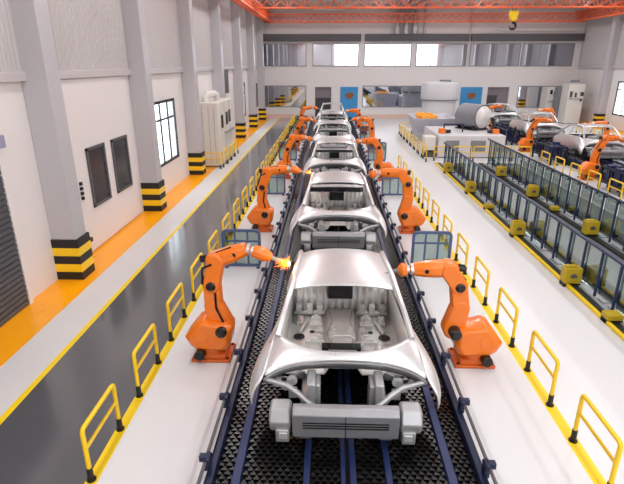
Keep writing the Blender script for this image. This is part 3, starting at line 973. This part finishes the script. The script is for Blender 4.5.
for y, l in ((10.05, 'nearest large yellow box on the left glass fence'), (13.3, 'second large yellow box on the left glass fence'),
             (18.2, 'third large yellow box on the left glass fence'), (21.9, 'farthest large yellow box on the left glass fence')):
    control_box(5.37, y, .36, .44, l)
for y, l in ((8.4, 'nearest small yellow box low on the left glass fence'), (16.0, 'small yellow box low on the left glass fence, farther along')):
    control_box(5.40, y, .3, .2, l)
for y, l in ((13.4, 'nearest large yellow box on the right glass fence'), (17.6, 'middle large yellow box on the right glass fence'), (21.1, 'farthest large yellow box on the right glass fence')):
    control_box(7.44, y, .38, .46, l)
control_box(7.48, 15.8, .26, .2, 'small yellow box low on the right glass fence')


# ---------------------------------------------------------------- blue jigs at the right line and the small blue carts
def jig(x, y, label, w_=1.5, l=1.6, h=.85):
    t = thing('fixture_rack', label, 'fixture', (x, y, 0), 0, 'navy fixtures at the right conveyor')
    b = MB()
    for ax in (-w_ / 2, 0, w_ / 2):
        for ay in (-l / 2, 0, l / 2): b.bar((ax, ay, 0), (ax, ay, h if (ax + ay) < w_ else h * .8), .08)
    for z in (.3, h): 
        for ay in (-l / 2, 0, l / 2): b.bar((-w_ / 2, ay, z), (w_ / 2, ay, z), .07)
        for ax in (-w_ / 2, 0, w_ / 2): b.bar((ax, -l / 2, z), (ax, l / 2, z), .07)
    b.build('rack_frame', M['navy'], t)
    rnd = random.Random(int(y * 7))
    for k in range(7):
        b = MB()
        cx = rnd.uniform(-w_ / 2, w_ / 2 - .3); cy = rnd.uniform(-l / 2, l / 2 - .3)
        b.bb(cx, cx + rnd.uniform(.12, .3), cy, cy + rnd.uniform(.15, .4), .3, h + rnd.uniform(-.1, .22))
        b.build('clamp_unit', M['blue'], t, bevel=.02)
    for k in range(5):
        cx = rnd.uniform(-w_ / 2, w_ / 2 - .12); cy = rnd.uniform(-l / 2, l / 2)
        MB().tube([(cx, cy, h * .5), (cx + .1, cy, h + .15)], .05, 8).build('air_cylinder', M['gloss_black'], t)


jig(11.08, 25.0, 'navy fixture rack left of the nearest right car body', .7, 2.2)
jig(11.08, 31.6, 'navy fixture rack left of the second right car body', .7, 2.8)
jig(11.08, 18.6, 'navy fixture rack at the right edge in front of the nearest right robot', .7, 1.5)

# ---------------------------------------------------------------- white machine, bin, tower, tank
t = thing('test_machine', 'low white machine block with grey inspection windows behind the glass fences', 'machine', (0, 0, 0))
MB().bb(5.7, 9.1, 25.7, 29.8, .04, 1.15).build('housing', M['mach'], t, bevel=.04)
MB().bb(5.75, 9.05, 25.75, 29.7, 0, .06).build('plinth', M['grey'], t)
for x0, x1 in ((6.05, 6.75), (7.35, 8.1)):
    b = MB(); b.bb(x0, x1, 25.66, 25.71, .34, .90)
    o = b.build('inspection_window', M['grey'], t, bevel=.01)
MB().bb(7.95, 9.5, 29.81, 32.5, .0, 1.14).build('rear_housing', M['mach_g'], t, bevel=.03)
MB().bb(9.09, 9.13, 26.5, 28.5, .25, .65).build('side_panel', M['grey'], t)
t = thing('control_cabinet', 'small cream cabinet at the left end of the white machine', 'cabinet', (5.3, 26.3, 0))
MB().bb(-.28, .3, -.4, .4, .35, 1.05).build('body', M['cabinet'], t, bevel=.03)
b = MB(); b.bb(-.24, .26, -.36, .36, .0, .35); b.build('stand', M['band'], t)
b = MB(); b.tube([(-.2, -.42, .05), (-.2, -.42, .33), (.15, -.42, .33)], .03, 6); b.build('hose', M['gloss_black'], t)
# bin with orange parts
t = thing('parts_hopper', 'lilac grey hopper filled with orange parts, in front of the round tower', 'hopper', (6.55, 32.2, 0))
b = MB(); rows = []
for z, w_, l_ in ((.0, .95, 1.1), (.6, 1.0, 1.2), (1.5, 1.35, 1.7), (1.5, 1.27, 1.62), (1.25, 1.1, 1.4)):
    rows.append([(-w_, -l_, z), (w_, -l_, z), (w_, l_, z), (-w_, l_, z)])
b.grid(rows, True); b.add(rows[-1], [(0, 1, 2, 3)])
b.build('body', M['mach_g'], t, bevel=.03, smooth=False)
b = MB(); rnd = random.Random(2)
for k in range(60):
    cx = rnd.uniform(-.85, .1); cy = rnd.uniform(-1.2, 1.2); r = .13
    b.lathe([(.01, -r), (r * .8, -r * .6), (r, 0), (r * .8, r * .6), (.01, r)], (cx, cy, 1.42 + rnd.uniform(0, .12)), 'z', 8)
o = b.build('orange_fill', M['tool_orange'], t); o['kind'] = 'stuff'
# tower
t = thing('round_tower', 'tall white cylindrical tower with a wider domed top by the back wall', 'silo', (8.6, 40.0, 0))
b = MB(); b.lathe([(1.28, 0), (1.28, 2.0)], (0, 0, 0), 'z', 40); b.build('lower_drum', M['mach'], t)
b = MB(); b.lathe([(1.28, 1.95), (1.45, 1.97), (1.45, 2.05)], (0, 0, 0), 'z', 40); b.build('rim', M['grey'], t)
b = MB(); b.lathe([(1.40, 2.04), (1.42, 2.1), (1.42, 3.1), (1.32, 3.25), (.6, 3.32), (.01, 3.34)], (0, 0, 0), 'z', 40); b.build('upper_drum', M['mach'], t)
b = MB(); b.bb(.0, .75, -.3, .3, 3.3, 3.46); b.build('top_vent', M['grey'], t, bevel=.02)
# tank lying on the machine
t = thing('silver_tank', 'silver horizontal drum with domed end lying on the white machine', 'tank', (8.1, 28.5, 0))
rot = Matrix.Rotation(math.radians(32), 4, 'Z')
b = MB(); b.lathe([(.01, -1.12), (.25, -1.07), (.48, -.93), (.60, -.72)], (0, 0, 1.86), 'y', 32)
b.v = [tuple(rot @ Vector(v)) for v in b.v]; b.build('domed_end', M['steel_in'], t)
b = MB(); b.lathe([(.65, -.72), (.67, -.68), (.67, .7), (.62, .76), (.01, .8)], (0, 0, 1.86), 'y', 32)
b.v = [tuple(rot @ Vector(v)) for v in b.v]; b.build('drum', M['grey'], t)
b = MB(); b.bb(-.5, .5, -.6, -.45, 1.16, 1.45); b.bb(-.5, .5, .5, .65, 1.16, 1.45); b.bb(-.55, .55, -.7, .75, 1.152, 1.22)
b.v = [tuple(rot @ Vector(v)) for v in b.v]; b.build('saddle', M['gloss_black'], t)
b = MB(); b.tube([(.5, -.6, 2.1), (.8, -.8, 1.8), (.95, -.6, 1.5), (1.1, -.6, 1.4)], .05, 8); b.build('valve_pipe', M['gloss_black'], t)
# blue trestle with small orange tool on the machine
t = thing('blue_trestle', 'small navy frame on the left end of the white machine', 'trestle', (6.7, 27.2, 1.152))
b = MB()
for x in (-.5, .5):
    b.bar((x, -.2, 0), (x, -.2, .42), .06)
b.bar((-.5, -.2, .42), (.5, -.2, .42), .07); b.build('trestle_frame', M['navy'], t)
t = thing('orange_actuator', 'small orange and black actuator on the left corner of the white machine', 'actuator', (6.05, 26.6, 1.152))
MB().bb(-.2, .14, -.15, .15, 0, .26).build('body', M['orange'], t, bevel=.03)
MB().tube([(.1, 0, .1), (.42, 0, .1)], .09, 12).build('motor', M['gloss_black'], t)
t = thing('orange_actuator', 'small orange and black actuator on the right corner of the white machine', 'actuator', (8.75, 26.6, 1.152))
MB().bb(-.1, .24, -.15, .15, 0, .22).build('body', M['orange'], t, bevel=.03)
MB().tube([(-.34, 0, .1), (-.05, 0, .1)], .09, 12).build('motor', M['gloss_black'], t)

# ---------------------------------------------------------------- cabinet on the left wall
t = thing('electrical_cabinet', 'tall cream machine cabinet with black gauges against the left wall', 'cabinet', (0, 0, 0))
MB().bb(-5.5 - .56, -5.02, 22.9, 26.5, .06, 2.95).build('body', M['cabinet'], t, bevel=.03)
MB().bb(-6.0, -5.06, 22.95, 26.45, 0, .08).build('plinth', M['grey'], t)
for k, y in enumerate((23.35, 24.45, 25.15)):
    b = MB(); b.bb(-5.03, -4.99, y, y + .42, 1.75 + .05 * k, 2.35 + .05 * k); b.build('gauge_panel', M['gloss_black'], t, bevel=.01)
MB().bb(-5.03, -4.90, 24.0, 26.1, 1.45, 1.5).build('shelf', M['grey'], t)
b = MB()
for x in (-5.8, -5.5, -5.25): b.bb(x, x + .01, 22.885, 22.9, .2, 2.8)
b.bb(-5.03, -5.012, 24.2, 24.21, .2, 2.9); b.bb(-5.03, -5.012, 25.4, 25.41, .2, 2.9)
b.build('door_seam', M['grey'], t)
b = MB(); b.tube([(-5.75, 23.5, 2.93), (-5.75, 23.5, 3.12), (-5.7, 23.6, 3.26), (-5.45, 24.2, 3.28), (-5.4, 24.4, 3.2), (-5.4, 24.5, 2.93)], .15, 12)
b.build('exhaust_duct', M['pipe'], t)
t = thing('wall_box', 'dark grey box on the left wall above the tall cream cabinet', 'box', (XL, 28.9, 3.0))
MB().bb(0, .2, 0, 1.3, 0, 1.3).build('body', M['band'], t, bevel=.02)
MB().bb(0, .25, -.05, 1.35, 1.3, 1.4).build('cover', M['duct'], t, bevel=.02)
t = thing('wall_box', 'tall dark panel on the left wall near the back corner', 'panel', (XL, 41.3, 1.2))
MB().bb(0, .12, 0, 1.7, 0, 1.9).build('body', M['band'], t, bevel=.02)

# cabinets in the right back corner
def back_cabinet(x0, x1, y0, y1, h, label, gauges, m):
    t = thing('switch_cabinet', label, 'cabinet', (0, 0, 0), 0, 'switch cabinets by the right wall')
    MB().bb(x0, x1, y0, y1, .05, h).build('body', m, t, bevel=.03)
    MB().bb(x0 + .03, x1 - .03, y0 + .03, y1 - .03, 0, .06).build('plinth', M['grey'], t)
    for g0, z0, w_, hh in gauges:
        MB().bb(x0 + g0, x0 + g0 + w_, y0 - .03, y0, z0, z0 + hh).build('gauge_panel', M['gloss_black'], t, bevel=.01)
    if gauges: MB().bb(x0 + .1, x1 - .2, y0 - .12, y0, h - 1.15, h - 1.1).build('shelf', M['grey'], t)


back_cabinet(18.5, 19.4, 43.85, 45.2, 2.75, 'white cabinet with three gauges, left of the grey cabinet by the right wall', ((.2, 2.2, .2, .35), (.5, 2.1, .15, .3), (.75, 2.05, .2, .3)), M['cabinet'])
back_cabinet(18.95, 19.7, 42.9, 43.65, 2.8, 'plain grey cabinet between two white gauge cabinets by the right wall', (), M['grey'])
back_cabinet(19.15, 20.4, 41.5, 42.8, 3.1, 'widest white cabinet with black gauges nearest the right wall pillar', ((.12, 2.1, .2, .45), (.5, 2.1, .18, .35), (.95, 2.2, .25, .3), (.95, 1.8, .2, .2)), M['cabinet'])
t = thing('roof_fan', 'small grey fan unit on top of the widest white cabinet', 'fan', (19.8, 42.15, 3.1))
MB().bb(-.45, .45, -.3, .3, 0, .12).build('base', M['duct'], t)
MB().lathe([(.3, .12), (.36, .2), (.3, .3), (.01, .32)], (0, 0, 0), 'z', 18).build('fan_cowl', M['grey'], t)
